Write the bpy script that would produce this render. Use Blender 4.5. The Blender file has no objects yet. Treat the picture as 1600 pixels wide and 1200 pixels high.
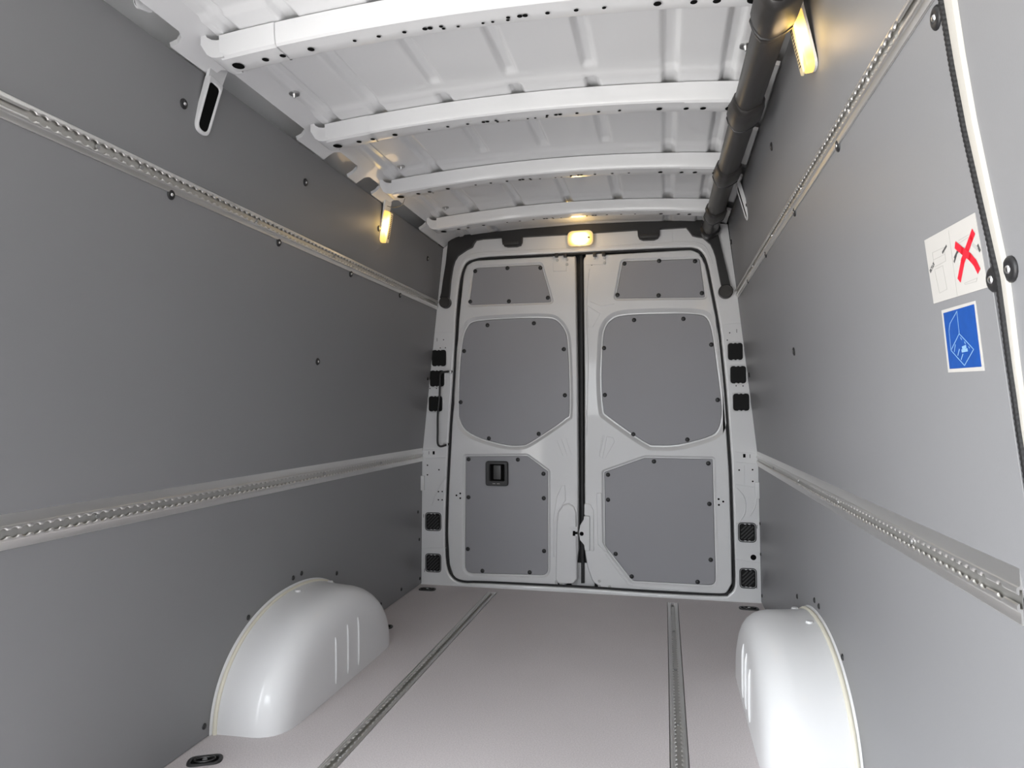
import bpy, bmesh, math, random
from mathutils import Vector, Matrix
S = bpy.context.scene
COL = S.collection
PI = math.pi
random.seed(3)

# ------------------------------------------------------------------ camera, sky, lights, exposure
cam_d = bpy.data.cameras.new('camera')
cam = bpy.data.objects.new('camera', cam_d); COL.objects.link(cam)
cam_d.sensor_fit = 'HORIZONTAL'; cam_d.sensor_width = 36.0
cam_d.lens = 36.0 * 1057.11 / 1600.0
cam_d.clip_start = 0.02
_c = [[0.9756, 0.011503, 0.219253, 0.43171], [0.219533, -0.036981, -0.974904, -3.57354], [-0.003106, 0.99925, -0.038604, 0.95702]]
cam.matrix_world = Matrix([_c[0], _c[1], _c[2], [0, 0, 0, 1]])
S.camera = cam

world = bpy.data.worlds.new('overcast_sky'); S.world = world
world.use_nodes = True
wn = world.node_tree.nodes; wl = world.node_tree.links
wn.clear()
w_out = wn.new('ShaderNodeOutputWorld'); w_bg = wn.new('ShaderNodeBackground')
w_bg.inputs['Color'].default_value = (0.93, 0.97, 1.0, 1); w_bg.inputs['Strength'].default_value = 11
wl.new(w_bg.outputs[0], w_out.inputs[0])
# overcast sky: brighter overhead than at the horizon, pale ground below
w_tc = wn.new('ShaderNodeTexCoord'); w_sep = wn.new('ShaderNodeSeparateXYZ'); w_rmp = wn.new('ShaderNodeValToRGB')
w_mr = wn.new('ShaderNodeMapRange'); w_mr.inputs['From Min'].default_value = -1
wl.new(w_tc.outputs['Generated'], w_sep.inputs[0]); wl.new(w_sep.outputs['Z'], w_mr.inputs['Value']); wl.new(w_mr.outputs[0], w_rmp.inputs[0])
e_ = w_rmp.color_ramp.elements
e_[0].position = 0.0; e_[0].color = (.62, .61, .59, 1)
e_[1].position = 1.0; e_[1].color = (1.0, 1.04, 1.08, 1)
for p_, c_ in ((.47, (.56, .55, .53, 1)), (.515, (.50, .525, .55, 1)), (.70, (.85, .88, .91, 1))):
    q_ = e_.new(p_); q_.color = c_
wl.new(w_rmp.outputs[0], w_bg.inputs['Color'])

YF_ = -4.3
def area(name, loc, direction, sx, sy, power, color=(1, 1, 1), portal=False):
    d = bpy.data.lights.new(name, 'AREA'); d.shape = 'RECTANGLE'; d.size = sx; d.size_y = sy
    d.energy = power; d.color = color
    if portal: d.cycles.is_portal = True
    o = bpy.data.objects.new(name, d); COL.objects.link(o); o.location = loc
    o.rotation_euler = Vector(direction).to_track_quat('-Z', 'Y').to_euler()
    return o
area('added_opening_portal', (0, YF_ - .02, 1.20), (0, 1, 0), 1.00, .60, 1, portal=True)  # sky portal for the opening added in the bulkhead
# daylight enters by the open side door (left, ahead of the camera) - sky portal in the opening
area('daylight_portal', (-1.0, -3.37, 0.80), (1, 0, 0), 1.50, 1.60, 1, portal=True)

S.view_settings.view_transform = 'Standard'; S.view_settings.look = 'None'
S.view_settings.gamma = 1.0; S.view_settings.use_curve_mapping = False
S.view_settings.exposure = 0.43
S.cycles.max_bounces = 10; S.cycles.diffuse_bounces = 7; S.cycles.glossy_bounces = 4
S.cycles.sample_clamp_indirect = 6.0
S.cycles.use_denoising = True

# ------------------------------------------------------------------ materials
def mat(name, color, rough=0.5, metal=0.0, coat=0.0, noise=None, bump=None, emit=None, spec=0.5):
    m = bpy.data.materials.new(name); m.use_nodes = True
    nt = m.node_tree; b = nt.nodes['Principled BSDF']
    b.inputs['Base Color'].default_value = (*color, 1)
    b.inputs['Roughness'].default_value = rough; b.inputs['Metallic'].default_value = metal
    b.inputs['Coat Weight'].default_value = coat; b.inputs['Coat Roughness'].default_value = 0.06
    b.inputs['Specular IOR Level'].default_value = spec
    tc = nt.nodes.new('ShaderNodeTexCoord')
    geo = nt.nodes.new('ShaderNodeNewGeometry')
    if noise:                                   # (scale, amount, detail, stretch vector)
        mp = nt.nodes.new('ShaderNodeMapping'); mp.inputs['Scale'].default_value = noise[3]
        nz = nt.nodes.new('ShaderNodeTexNoise'); nz.inputs['Scale'].default_value = noise[0]
        nz.inputs['Detail'].default_value = noise[2]
        nt.links.new(geo.outputs['Position'], mp.inputs[0]); nt.links.new(mp.outputs[0], nz.inputs['Vector'])
        mx = nt.nodes.new('ShaderNodeMapRange')
        mx.inputs['To Min'].default_value = 1 - noise[1]; mx.inputs['To Max'].default_value = 1 + noise[1]
        nt.links.new(nz.outputs['Fac'], mx.inputs['Value'])
        hsv = nt.nodes.new('ShaderNodeHueSaturation'); hsv.inputs['Color'].default_value = (*color, 1)
        nt.links.new(mx.outputs[0], hsv.inputs['Value']); nt.links.new(hsv.outputs[0], b.inputs['Base Color'])
    if bump:                                    # (scale, strength, distance)
        nb = nt.nodes.new('ShaderNodeTexNoise'); nb.inputs['Scale'].default_value = bump[0]
        nb.inputs['Detail'].default_value = 3
        nt.links.new(geo.outputs['Position'], nb.inputs['Vector'])
        bp = nt.nodes.new('ShaderNodeBump'); bp.inputs['Strength'].default_value = bump[1]
        bp.inputs['Distance'].default_value = bump[2]
        nt.links.new(nb.outputs['Fac'], bp.inputs['Height']); nt.links.new(bp.outputs[0], b.inputs['Normal'])
    if emit:
        b.inputs['Emission Color'].default_value = (*emit[0], 1); b.inputs['Emission Strength'].default_value = emit[1]
    return m
WHITE = mat('white_body_paint', (0.72, 0.725, 0.73), 0.36, coat=0.4, noise=(3, 0.015, 2, (1, 1, 1)))
POSTM = mat('post_cream_white_dimmed', (0.52, 0.50, 0.455), 0.4)  # creamy white body paint, dimmed so the daylight does not burn it out
CREAM = mat('cream_sealant', (0.72, 0.69, 0.58), 0.5)
GREY = mat('grey_lining_board', (0.228, 0.229, 0.236), 0.42, noise=(2.2, 0.03, 4, (1, 1, 1)), bump=(420, 0.08, 0.001), spec=0.35)
GREY_D = mat('grey_door_lining_board', (0.325, 0.325, 0.342), 0.45, noise=(2.2, 0.03, 4, (1, 1, 1)), bump=(420, 0.08, 0.001), spec=0.35)
FLOOR = mat('brown_grey_floor_board', (0.56, 0.523, 0.525), 0.6, noise=(1.6, 0.10, 6, (1, 1, 1)), bump=(650, 0.35, 0.0012), spec=0.3)
def fine_weave(m):                              # anti-slip mesh print of the floor board
    nt = m.node_tree; b = nt.nodes['Principled BSDF']
    src = b.inputs['Base Color'].links[0].from_socket
    geo = nt.nodes.new('ShaderNodeNewGeometry'); nz = nt.nodes.new('ShaderNodeTexNoise')
    nz.inputs['Scale'].default_value = 260; nz.inputs['Detail'].default_value = 2
    nt.links.new(geo.outputs['Position'], nz.inputs['Vector'])
    mr = nt.nodes.new('ShaderNodeMapRange'); mr.inputs['From Min'].default_value = 0.3; mr.inputs['From Max'].default_value = 0.7
    mr.inputs['To Min'].default_value = 0.88; mr.inputs['To Max'].default_value = 1.12
    nt.links.new(nz.outputs['Fac'], mr.inputs['Value'])
    h = nt.nodes.new('ShaderNodeHueSaturation'); nt.links.new(src, h.inputs['Color']); nt.links.new(mr.outputs[0], h.inputs['Value'])
    nt.links.new(h.outputs[0], b.inputs['Base Color'])
fine_weave(FLOOR)
ALU = mat('brushed_aluminium', (0.80, 0.79, 0.77), 0.34, 0.92, noise=(30, 0.04, 4, (1, 0.05, 1)))
ALU_D = mat('aluminium_slot_shade', (0.66, 0.65, 0.62), 0.36, 0.9)  # same aluminium made darker, the slot's shade put into the colour
STEEL = mat('zinc_steel', (0.5, 0.5, 0.5), 0.35, 0.9)
BLACK = mat('black_plastic', (0.018, 0.018, 0.019), 0.42, bump=(300, 0.05, 0.001))
DUCTM = mat('dark_duct_plastic', (0.03, 0.028, 0.027), 0.38)
RUBBER = mat('black_rubber', (0.010, 0.010, 0.011), 0.6)
HOLE2 = mat('recess_shade_black', (0.010, 0.010, 0.010), 0.6, spec=0.2)  # near-black, the shade of the vent recesses put into the colour
HOLE = mat('hole_shade_black', (0.004, 0.004, 0.004), 0.9, spec=0.1)  # flat black for painted shade in holes and slots, and for black parts
CHROME = mat('bright_screw', (0.85, 0.85, 0.85), 0.2, 1.0)
PAPER = mat('white_label_paper', (0.50, 0.485, 0.46), 0.5)
BLUE = mat('blue_label_print', (0.006, 0.065, 0.30), 0.45, noise=(90, 0.18, 3, (1, 1, 1)))
LBLUE = mat('pale_blue_print', (0.22, 0.38, 0.58), 0.5)
RED = mat('red_print', (0.75, 0.012, 0.03), 0.5)
PRINT = mat('grey_print', (0.42, 0.41, 0.39), 0.6)
PRINT_D = mat('dark_print', (0.08, 0.08, 0.08), 0.6)
LAMPF = mat('warm_clear_plastic', (0.85, 0.74, 0.48), 0.25, coat=0.5)
def lamp_mat(strength, axis):
    m = bpy.data.materials.new('glowing_lens_' + axis); m.use_nodes = True
    nt = m.node_tree; b = nt.nodes['Principled BSDF']
    b.inputs['Base Color'].default_value = (0.8, 0.55, 0.15, 1); b.inputs['Roughness'].default_value = 0.3
    tc = nt.nodes.new('ShaderNodeTexCoord'); mp = nt.nodes.new('ShaderNodeMapping')
    mp.inputs['Location'].default_value = (-0.5, -0.5, -0.5)
    nt.links.new(tc.outputs['Generated'], mp.inputs[0])
    sc = nt.nodes.new('ShaderNodeVectorMath'); sc.operation = 'MULTIPLY'
    sc.inputs[1].default_value = (0.9, 0.0, 0.55) if axis == 'header' else (0.0, 0.5, 1.0)
    nt.links.new(mp.outputs[0], sc.inputs[0])
    ln = nt.nodes.new('ShaderNodeVectorMath'); ln.operation = 'LENGTH'; nt.links.new(sc.outputs[0], ln.inputs[0])
    mr = nt.nodes.new('ShaderNodeMapRange'); mr.interpolation_type = 'SMOOTHSTEP'
    mr.inputs['From Min'].default_value = 0.10; mr.inputs['From Max'].default_value = 0.42
    mr.inputs['To Min'].default_value = strength; mr.inputs['To Max'].default_value = 0.75
    nt.links.new(ln.outputs['Value'], mr.inputs['Value'])
    b.inputs['Emission Color'].default_value = (1.0, 0.66, 0.17, 1)
    nt.links.new(mr.outputs[0], b.inputs['Emission Strength'])
    return m
GLOW = lamp_mat(7, 'side'); GLOWH = lamp_mat(11, 'header')

# ------------------------------------------------------------------ helpers
WLOC = {}
def place(o, loc, parent):
    WLOC[o.name] = Vector(loc)
    o.parent = parent
    o.location = Vector(loc) - (WLOC[parent.name] if parent else Vector((0, 0, 0)))
def obj(name, bm, m, parent=None, smooth=35, origin=None):
    """link bm (in van coordinates) as ONE mesh object whose origin is its base centre"""
    me = bpy.data.meshes.new(name)
    bmesh.ops.remove_doubles(bm, verts=bm.verts, dist=1e-6)
    bm.verts.index_update()
    xs = [v.co for v in bm.verts]
    lo = Vector((min(c.x for c in xs), min(c.y for c in xs), min(c.z for c in xs)))
    hi = Vector((max(c.x for c in xs), max(c.y for c in xs), max(c.z for c in xs)))
    c = Vector(origin) if origin else Vector(((lo.x + hi.x) / 2, (lo.y + hi.y) / 2, lo.z))
    bmesh.ops.translate(bm, verts=bm.verts, vec=-c)
    if smooth:
        for f in bm.faces: f.smooth = True
    bm.to_mesh(me); bm.free()
    if smooth: me.set_sharp_from_angle(angle=math.radians(smooth))
    for q in (m if isinstance(m, (list, tuple)) else [m]): me.materials.append(q)
    o = bpy.data.objects.new(name, me); COL.objects.link(o)
    place(o, c, parent)
    return o
def empty(name, loc, parent=None):
    o = bpy.data.objects.new(name, None); COL.objects.link(o); o.empty_display_size = 0.05
    place(o, loc, parent); return o
def tag(o, label, cat, group=None):
    o['label'] = label; o['category'] = cat
    if group: o['group'] = group
    return o
def struct(o, label):
    o['kind'] = 'structure'; o['label'] = label; o['category'] = 'van interior'
    return o
def inst(name, me, parent, mw):
    o = bpy.data.objects.new(name, me); COL.objects.link(o); o.parent = parent
    WLOC[o.name] = mw.to_translation()
    o.matrix_local = Matrix.Translation(-WLOC[parent.name]) @ mw
    return o
def B(): return bmesh.new()
def frame_from_normal(p, n):
    return Matrix.Translation(p) @ Vector(n).to_track_quat('Z', 'Y').to_matrix().to_4x4()
def box(bm, lo, hi):
    g = bmesh.ops.create_cube(bm, size=1)
    for v in g['verts']:
        v.co = Vector([lo[i] + (v.co[i] + .5) * (hi[i] - lo[i]) for i in range(3)])
def bbox_bevel(bm, lo, hi, r=0.002, seg=2):
    b2 = bmesh.new(); box(b2, lo, hi)
    bmesh.ops.bevel(b2, geom=list(b2.edges), offset=r, segments=seg, profile=.6, affect='EDGES')
    me = bpy.data.meshes.new('t'); b2.to_mesh(me); b2.free(); bm.from_mesh(me); bpy.data.meshes.remove(me)
def resample_round(corners, r, seg=6):
    """polygon with rounded corners; r a number or one radius per corner"""
    n = len(corners); out = []
    rs = r if isinstance(r, (list, tuple)) else [r] * n
    for i in range(n):
        p0, p, p1 = Vector(corners[i - 1]), Vector(corners[i]), Vector(corners[(i + 1) % n])
        a, b = (p0 - p), (p1 - p)
        la, lb = a.length, b.length
        a.normalize(); b.normalize()
        ang = a.angle(b); t = min(rs[i] / math.tan(ang / 2), la * .45, lb * .45)
        if t < 1e-4 or ang > PI - .03: out.append(p); continue
        A, Bp = p + a * t, p + b * t
        for k in range(seg + 1):
            s = k / seg
            out.append((A * (1 - s) * (1 - s) + p * 2 * s * (1 - s) + Bp * s * s))
    return out
def catmull(pts, seg=4, closed=True):
    n = len(pts); out = []
    P = [Vector(p) for p in pts]
    rng = range(n) if closed else range(n - 1)
    for i in rng:
        if closed: a, b, c, d = P[i - 1], P[i], P[(i + 1) % n], P[(i + 2) % n]
        else: a, b, c, d = P[max(i - 1, 0)], P[i], P[i + 1], P[min(i + 2, n - 1)]
        for k in range(seg):
            t = k / seg
            out.append(.5 * ((2 * b) + (c - a) * t + (2 * a - 5 * b + 4 * c - d) * t * t + (3 * b - a - 3 * c + d) * t ** 3))
    if not closed: out.append(P[-1])
    return out
def area2(p): return sum(p[i - 1].x * p[i].y - p[i].x * p[i - 1].y for i in range(len(p))) / 2
def ccw(p):
    p = [Vector(q) for q in p]
    return p if area2(p) > 0 else p[::-1]
def offset(p, d):
    """grow (+) or shrink (-) a ccw closed contour by d"""
    n = len(p); out = []
    for i in range(n):
        a, b, c = p[i - 1], p[i], p[(i + 1) % n]
        e1 = (b - a); e2 = (c - b)
        if e1.length < 1e-7: e1 = e2
        if e2.length < 1e-7: e2 = e1
        e1 = e1.normalized(); e2 = e2.normalized()
        n1 = Vector((e1.y, -e1.x)); n2 = Vector((e2.y, -e2.x))
        m = n1 + n2
        if m.length < 1e-6: m = n1
        m.normalize(); k = max(m.dot(n1), .5)
        out.append(b + m * (d / k))
    return out
def plate(bm, outer, holes, f):
    """filled flat face with holes; f maps (u,v) -> van point; returns the vertex loops"""
    loops = []; edges = []
    for lp in [outer] + list(holes):
        vs = [bm.verts.new(f(p.x, p.y)) for p in lp]; loops.append(vs)
        for i in range(len(vs)): edges.append(bm.edges.new((vs[i - 1], vs[i])))
    bmesh.ops.triangle_fill(bm, use_beauty=True, use_dissolve=False, edges=edges)
    return loops
def ring(bm, loopA, contourB, f):
    vs = [bm.verts.new(f(p.x, p.y)) for p in contourB]
    n = len(vs)
    for i in range(n):
        bm.faces.new((loopA[i - 1], loopA[i], vs[i], vs[i - 1]))
    return vs
def slab(bm, contour, g, h, bev=0.0015, holes=(), base=0.0):
    """raised pad: contour on surface map g(u,v,height); top at h with bevelled rim"""
    c = ccw(contour); top = offset(c, -bev)
    hs = [ccw(x) for x in holes]
    loops = plate(bm, offset(top, -bev * .3), [offset(x, bev) for x in hs], lambda u, v: g(u, v, h))
    l = ring(bm, loops[0], top, lambda u, v: g(u, v, h))
    l = ring(bm, l, offset(c, -bev * .3), lambda u, v: g(u, v, h - bev * .7 * (1 if h > 0 else -1)))
    l = ring(bm, l, c, lambda u, v: g(u, v, base))
    for lp, x in zip(loops[1:], hs):
        l = ring(bm, lp, x, lambda u, v: g(u, v, h - bev))
        ring(bm, l, x, lambda u, v: g(u, v, base))
def fixn(bm): bmesh.ops.recalc_face_normals(bm, faces=bm.faces)
def tube(bm, pts, r, seg=8, cap=True, radii=None):
    P = [Vector(p) for p in pts]; rings = []
    up = None
    for i, p in enumerate(P):
        d = (P[min(i + 1, len(P) - 1)] - P[max(i - 1, 0)]).normalized()
        if up is None:
            up = Vector((0, 0, 1)) if abs(d.z) < .9 else Vector((1, 0, 0))
        x = d.cross(up).normalized(); y = x.cross(d).normalized(); up = y
        rr = radii[i] if radii else r
        rings.append([bm.verts.new(p + (x * math.cos(2 * PI * k / seg) + y * math.sin(2 * PI * k / seg)) * rr) for k in range(seg)])
    for a, b in zip(rings, rings[1:]):
        for k in range(seg): bm.faces.new((a[k - 1], a[k], b[k], b[k - 1]))
    if cap: bm.faces.new(rings[0][::-1]); bm.faces.new(rings[-1])
def circle(cx, cy, r, n=12, ry=None):
    return [Vector((cx + r * math.cos(2 * PI * k / n), cy + (ry or r) * math.sin(2 * PI * k / n))) for k in range(n)]
def rear(y0):                                    # map for things on the rear doors, height towards the camera
    return lambda u, v, h=0.0: Vector((u, y0 - h, v))

# side-wall profile (half width of the lined hold against height)
def wall_x(z):
    return 0.89 - 0.0072 * z if z < 0.7086 else 0.8849 - 0.10415 * (z - 0.7086)
def wall_map(s, off=0.0):
    def f(y, z, h=0.0):
        nz = 0.0072 if z < 0.7086 else 0.1036
        return Vector((s * (wall_x(z) - (h + off)), y, z - (h + off) * nz))
    return f
def wall_nrm(s, z):
    return Vector((-s, 0, -(0.0072 if z < .7086 else .1041))).normalized()

# shared small meshes: domed screw with washer, plain plug
def screw_mesh(name, r, head, steel):
    bm = B(); prof = [(r, 0), (r, .0015), (r * .86, .0035), (r * .5, .0048), (r * .46, .0042)] if steel else [(r, 0), (r * .95, .002), (r * .6, .0042), (0.0001, .005)]
    seg = 16; rings = [[bm.verts.new((a * math.cos(2 * PI * k / seg), a * math.sin(2 * PI * k / seg), h)) for k in range(seg)] for a, h in prof]
    for a, b in zip(rings, rings[1:]):
        for k in range(seg): bm.faces.new((a[k - 1], a[k], b[k], b[k - 1]))
    f = bm.faces.new(rings[-1])
    if steel:
        prof2 = [(r * .34, .0042), (r * .27, .0058), (r * .08, .0064)]
        rr = [[bm.verts.new((a * math.cos(2 * PI * k / 10), a * math.sin(2 * PI * k / 10), h)) for k in range(10)] for a, h in prof2]
        nf = []
        for a, b in zip(rr, rr[1:]):
            for k in range(10): nf.append(bm.faces.new((a[k - 1], a[k], b[k], b[k - 1])))
        nf.append(bm.faces.new(rr[-1]))
        for q in nf: q.material_index = 1
    for q in bm.faces: q.smooth = True
    me = bpy.data.meshes.new(name); bm.to_mesh(me); bm.free()
    me.materials.append(BLACK); me.materials.append(CHROME)
    return me
SCREW = screw_mesh('washer_screw', .0135, 0, True)
SCREW_BIG = screw_mesh('large_washer_screw', .0165, 0, True)
DSCREW = screw_mesh('door_screw', .0115, 0, False)
PLUG = screw_mesh('plug', .009, 0, False)

def disc_mesh(name, r, m, h=.0006):
    bm = B(); vs = [bm.verts.new((r * math.cos(2 * PI * k / 14), r * math.sin(2 * PI * k / 14), h)) for k in range(14)]
    bm.faces.new(vs); me = bpy.data.meshes.new(name); bm.to_mesh(me); bm.free(); me.materials.append(m); return me
HOLES = {}
def hole_shade(parent, p, n, r, ry=None):  # flat black disc, the shade inside a hole as colour
    k = round(r, 4)
    if k not in HOLES: HOLES[k] = disc_mesh('hole_shade', r, HOLE)
    M = frame_from_normal(p, n)
    if ry: M = M @ Matrix.Diagonal((1, ry / r, 1, 1))
    return inst('hole_shade', HOLES[k], parent, M)

YF = -4.3            # bulkhead behind the camera
YD = -2.625          # rear edge of the open side-door aperture (left)
SEAM = -2.60         # rear edge of the sliding door strip (right)
BEAMS = [-2.10, -1.555, -0.995, -0.43]
RAILX = 0.461

# ------------------------------------------------------------------ floor
bm = B()
for x0, x1 in ((-.93, -RAILX - .0262), (-RAILX + .0262, RAILX - .0262), (RAILX + .0262, .93)):
    box(bm, (x0, YF, -.02), (x1, -.004 if abs(x0 + x1) < .1 else -.004, 0))
for sx in (-1, 1):                               # the board closes the rail grooves behind their rear ends
    box(bm, (sx * RAILX - .0262, -.085, -.02), (sx * RAILX + .0262, -.004, 0))
floor = struct(obj('floor', bm, FLOOR, smooth=0), 'brown-grey anti-slip floor board with two inlaid metal rails')
bm = B(); box(bm, (-.95, YF, -.05), (.95, .02, -.021)); obj('subfloor', bm, BLACK, floor, 0)
bm = B(); box(bm, (-.89, -.004, -.03), (.89, .03, .004)); obj('door_sill', bm, WHITE, floor, 0)
bm = B(); box(bm, (-.97, .021, -.08), (.97, .105, -.031)); obj('leak_blocker', bm, BLACK, floor, 0)  # unseen box added to stop daylight leaking in under the sill

# ------------------------------------------------------------------ side walls
def wall_panel(name, s, y0, y1, z0, z1, parent, th=.008, m=GREY, notch=None):
    bm = B(); f = wall_map(s)
    ctr = [Vector((y0, z0)), Vector((y1, z0)), Vector((y1, z1)), Vector((y0, z1))]
    if notch: ctr = [Vector((y0, z0)), Vector((y0, z1)), Vector((y1, z1)), Vector((y1, z0))]
    slab(bm, ctr, lambda u, v, h: f(u, v, h - th), th, .001)
    return obj(name, bm, m, parent, 30)
SEC = [(.955, -.05), (.96, .6), (.94, 1.1), (.885, 1.6)]
SEC_TOP = [(.885, 1.6), (.85, 1.85), (.80, 1.955), (.72, 1.985), (.63, 1.99)]
def shell(s, name, spans, sec=None, parent=None):
    """white outer body side: extruded section, only over the spans given"""
    bm = B()
    sec = sec or SEC
    for y0, y1, zlo in spans:
        pr = [(x, z) for x, z in sec if z >= zlo]
        a = [bm.verts.new((s * x, y0, z)) for x, z in pr]; b = [bm.verts.new((s * x, y1, z)) for x, z in pr]
        for i in range(len(pr) - 1): bm.faces.new((a[i], a[i + 1], b[i + 1], b[i]))
    return obj(name, bm, WHITE, parent, 60)
wl_ = struct(shell(-1, 'wall_left', [(YD, .1, -1), (YF, -4.12, -1)]), 'grey boarded side wall on the left with two lashing rails')
wr_ = struct(shell(1, 'wall_right', [(YF, .1, -1)]), 'grey boarded side wall on the right with stickers and lashing rails')
shell(-1, 'roof_side', [(YF, .1, -1)], SEC_TOP, wl_)
wall_panel('door_header', -1, -4.13, YD, 1.58, 1.864, wl_, m=WHITE)  # unseen header, set low to cut daylight high on the walls
shell(1, 'roof_side', [(YF, .1, -1)], SEC_TOP, wr_)
wall_panel('lower_panel', -1, YD, -.002, .002, .7075, wl_)
wall_panel('middle_panel', -1, YD, -.002, .709, 1.542, wl_)
wall_panel('upper_panel', -1, YD, -.002, 1.5435, 1.864, wl_)
wall_panel('lower_panel', 1, SEAM, -.002, .002, .7075, wr_)
wall_panel('middle_panel', 1, SEAM, -.002, .709, 1.542, wr_)
wall_panel('upper_panel', 1, SEAM, -.002, 1.5435, 1.915, wr_)
# run of the post strip, traced down the wall
st = [(-2.591, 1.499), (-2.594, 1.41), (-2.601, 1.321), (-2.613, 1.236), (-2.624, 1.161), (-2.63, 1.12), (-2.629, 1.07), (-2.627, 1.011), (-2.627, 0.974), (-2.626, 0.931)]
st = [(st[0][0] + .006, 1.88)] + st + [(st[-1][0] - .004, .7086), (st[-1][0] - .01, .0)]
def strip_w(z): return .0095 + .0195 * max(0, min(1, (z - .9) / .6))
def front_panel(name, pts, z0, z1):
    bm = B(); f_ = wall_map(1)
    ctr = [Vector((YF, z0))] + [Vector((y - strip_w(z) * .95, z)) for y, z in pts] + [Vector((YF, z1))]
    slab(bm, ctr, lambda u, v, h: f_(u, v, h - .008), .008, .001); fixn(bm)
    return obj(name, bm, GREY, wr_, 30)
front_panel('front_panel', st[-2::-1], .7086, 1.88)
front_panel('front_lower_panel', [st[-1], st[-2]], .0, .7086)
wall_panel('front_lower_panel', -1, YF, -4.12, .002, 1.80, wl_)
# white post with woven black gasket between the two right-hand panels
f = wall_map(1)
for o_, n_ in ((wr_, 0),):
    pass
bm = B()
for (ya, za), (yb, zb) in zip(st, st[1:]):
    wa, wb = strip_w(za), strip_w(zb)
    for (o0, h0), (o1, h1) in (((.0, -.008), (.0, .003)), ((.0, .003), (-.2, .0045)), ((-.2, .0045), (-.85, .0045)), ((-.85, .0045), (-1.05, -.001))):
        bm.faces.new([bm.verts.new(f(ya + o0 * wa, za, h0)), bm.verts.new(f(ya + o1 * wa, za, h1)), bm.verts.new(f(yb + o1 * wb, zb, h1)), bm.verts.new(f(yb + o0 * wb, zb, h0))])
post = struct(obj('trim_1', bm, POSTM, None, 40), 'white metal post strip beside the stickers on the right wall')
bm = B()
path = [f(y + .004, z, .002) for y, z in st]
fine = []
for a, b in zip(path, path[1:]):
    n = max(2, int((a - b).length / .0035))
    for k in range(n): fine.append(a.lerp(b, k / n))
fine.append(path[-1])
tube(bm, fine, .005, 6, radii=[.0060 if i % 2 else .0053 for i in range(len(fine))])
obj('gasket', bm, RUBBER, post, 0)

def wall_fix(s, parent, me, pts, name='screw'):
    for y, z in pts:
        p = wall_map(s)(y, z, 0); inst(name, me, parent, frame_from_normal(p, wall_nrm(s, z)))
wall_fix(-1, wl_, SCREW, [(-2.076, 1.754), (-1.465, 1.75), (-2.087, 1.514), (-1.588, 1.511), (-1.062, 1.51), (-0.538, 1.511), (-0.844, 1.752), (-0.222, 1.756), (-1.255, 1.142)])
wall_fix(-1, wl_, PLUG, [(-1.332, 0.352), (-1.274, 0.355), (-0.996, 0.29), (-1.601, 0.29), (-1.808, 0.037), (-0.546, 0.04), (-0.29, 0.044), (-0.06, 0.403), (-0.036, 0.25), (-0.021, 0.034), (-0.038, 1.131)], 'plug')
wall_fix(1, wr_, SCREW, [(-1.337, 1.787), (-2.032, 1.519), (-1.538, 1.518), (-1.266, 1.142), (-0.983, 1.523), (-0.038, 1.8), (-0.662, 1.797), (-0.446, 1.527), (0.067, 1.507), (-0.079, 1.126)])
wall_fix(1, wr_, SCREW_BIG, [(-2.558, 1.494), (-2.607, 1.121)])
wall_fix(1, post, SCREW_BIG, [(-2.652, 1.125)])
wall_fix(1, wr_, PLUG, [(-0.965, 0.289), (-1.259, 0.355), (-1.322, 0.354), (-1.597, 0.297), (-0.025, 0.394), (-0.021, 0.243), (-0.03, 0.043)], 'plug')
# small white clip behind the left and right panel ends
for s, p in ((-1, wl_), (1, wr_)):
    bm = B(); bbox_bevel(bm, (s * .905 if s < 0 else .868, -.020, .515), (s * .868 if s < 0 else .905, -.003, .595), .002)
    obj('clip', bm, WHITE, p)

# bulkhead behind the camera, with an unseen opening added to light the rear
bm = B(); box(bm, (-.96, YF - .03, -.05), (.96, YF, .90)); box(bm, (-.96, YF - .03, 1.50), (.96, YF, 2.0))
box(bm, (-.96, YF - .03, .90), (-.50, YF, 1.50)); box(bm, (.50, YF - .03, .90), (.96, YF, 1.50))
struct(obj('wall_front', bm, GREY, None, 0), 'grey bulkhead at the front of the load bay, with an opening added for light')

# ------------------------------------------------------------------ ceiling skin (pressed sheet)
def sst(a, b, x):
    t = min(1, max(0, (x - a) / (b - a))); return t * t * (3 - 2 * t)
def roof_z(x, y):
    z = 1.950 - .034 * (x / .65) ** 2
    for i, yb in enumerate(BEAMS + [-2.66, -3.2, -3.75, .05]):
        z -= .009 * sst(yb - .074, yb - .064, y) * (1 - sst(yb + .085, yb + .11, y))
    def groove(xr, hw): return sst(xr - hw, xr - hw * .5, x) * (1 - sst(xr + hw * .5, xr + hw, x))
    up = 0
    for xr in (-.232, 0, .232):
        g = groove(xr, .024)
        if g:
            w = 0
            for i, yb in enumerate(BEAMS):
                pv = BEAMS[i - 1] if i else -2.66
                if i < 3:
                    w = max(w, sst(pv + .17, pv + .20, y) * (1 - sst(yb - .125, yb - .095, y)))
                    if i < 2: w = max(w, sst(yb - .060, yb - .048, y) * (1 - sst(yb + .06, yb + .09, y)))
                else:
                    w = max(w, sst(pv + .20, pv + .23, y) * (1 - sst(yb + .1, yb + .13, y)))
            up = max(up, .013 * g * w)
    for xr in (-.458, .458):
        up = max(up, .013 * groove(xr, .026))
    for xr in (-.618, .618):
        up = max(up, .013 * groove(xr, .022))
    return z + up
xs = []
x = -.66
while x < .6601: xs.append(round(x, 4)); x += .006
ys = []; y = -4.3
while y < .03:
    ys.append(y); y += .05 if y < -2.75 else .0125
ys.append(.03)
verts = [(x, y, roof_z(x, y)) for y in ys for x in xs]
nx = len(xs)
faces = [(j * nx + i, (j + 1) * nx + i, (j + 1) * nx + i + 1, j * nx + i + 1) for j in range(len(ys) - 1) for i in range(nx - 1)]
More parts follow.
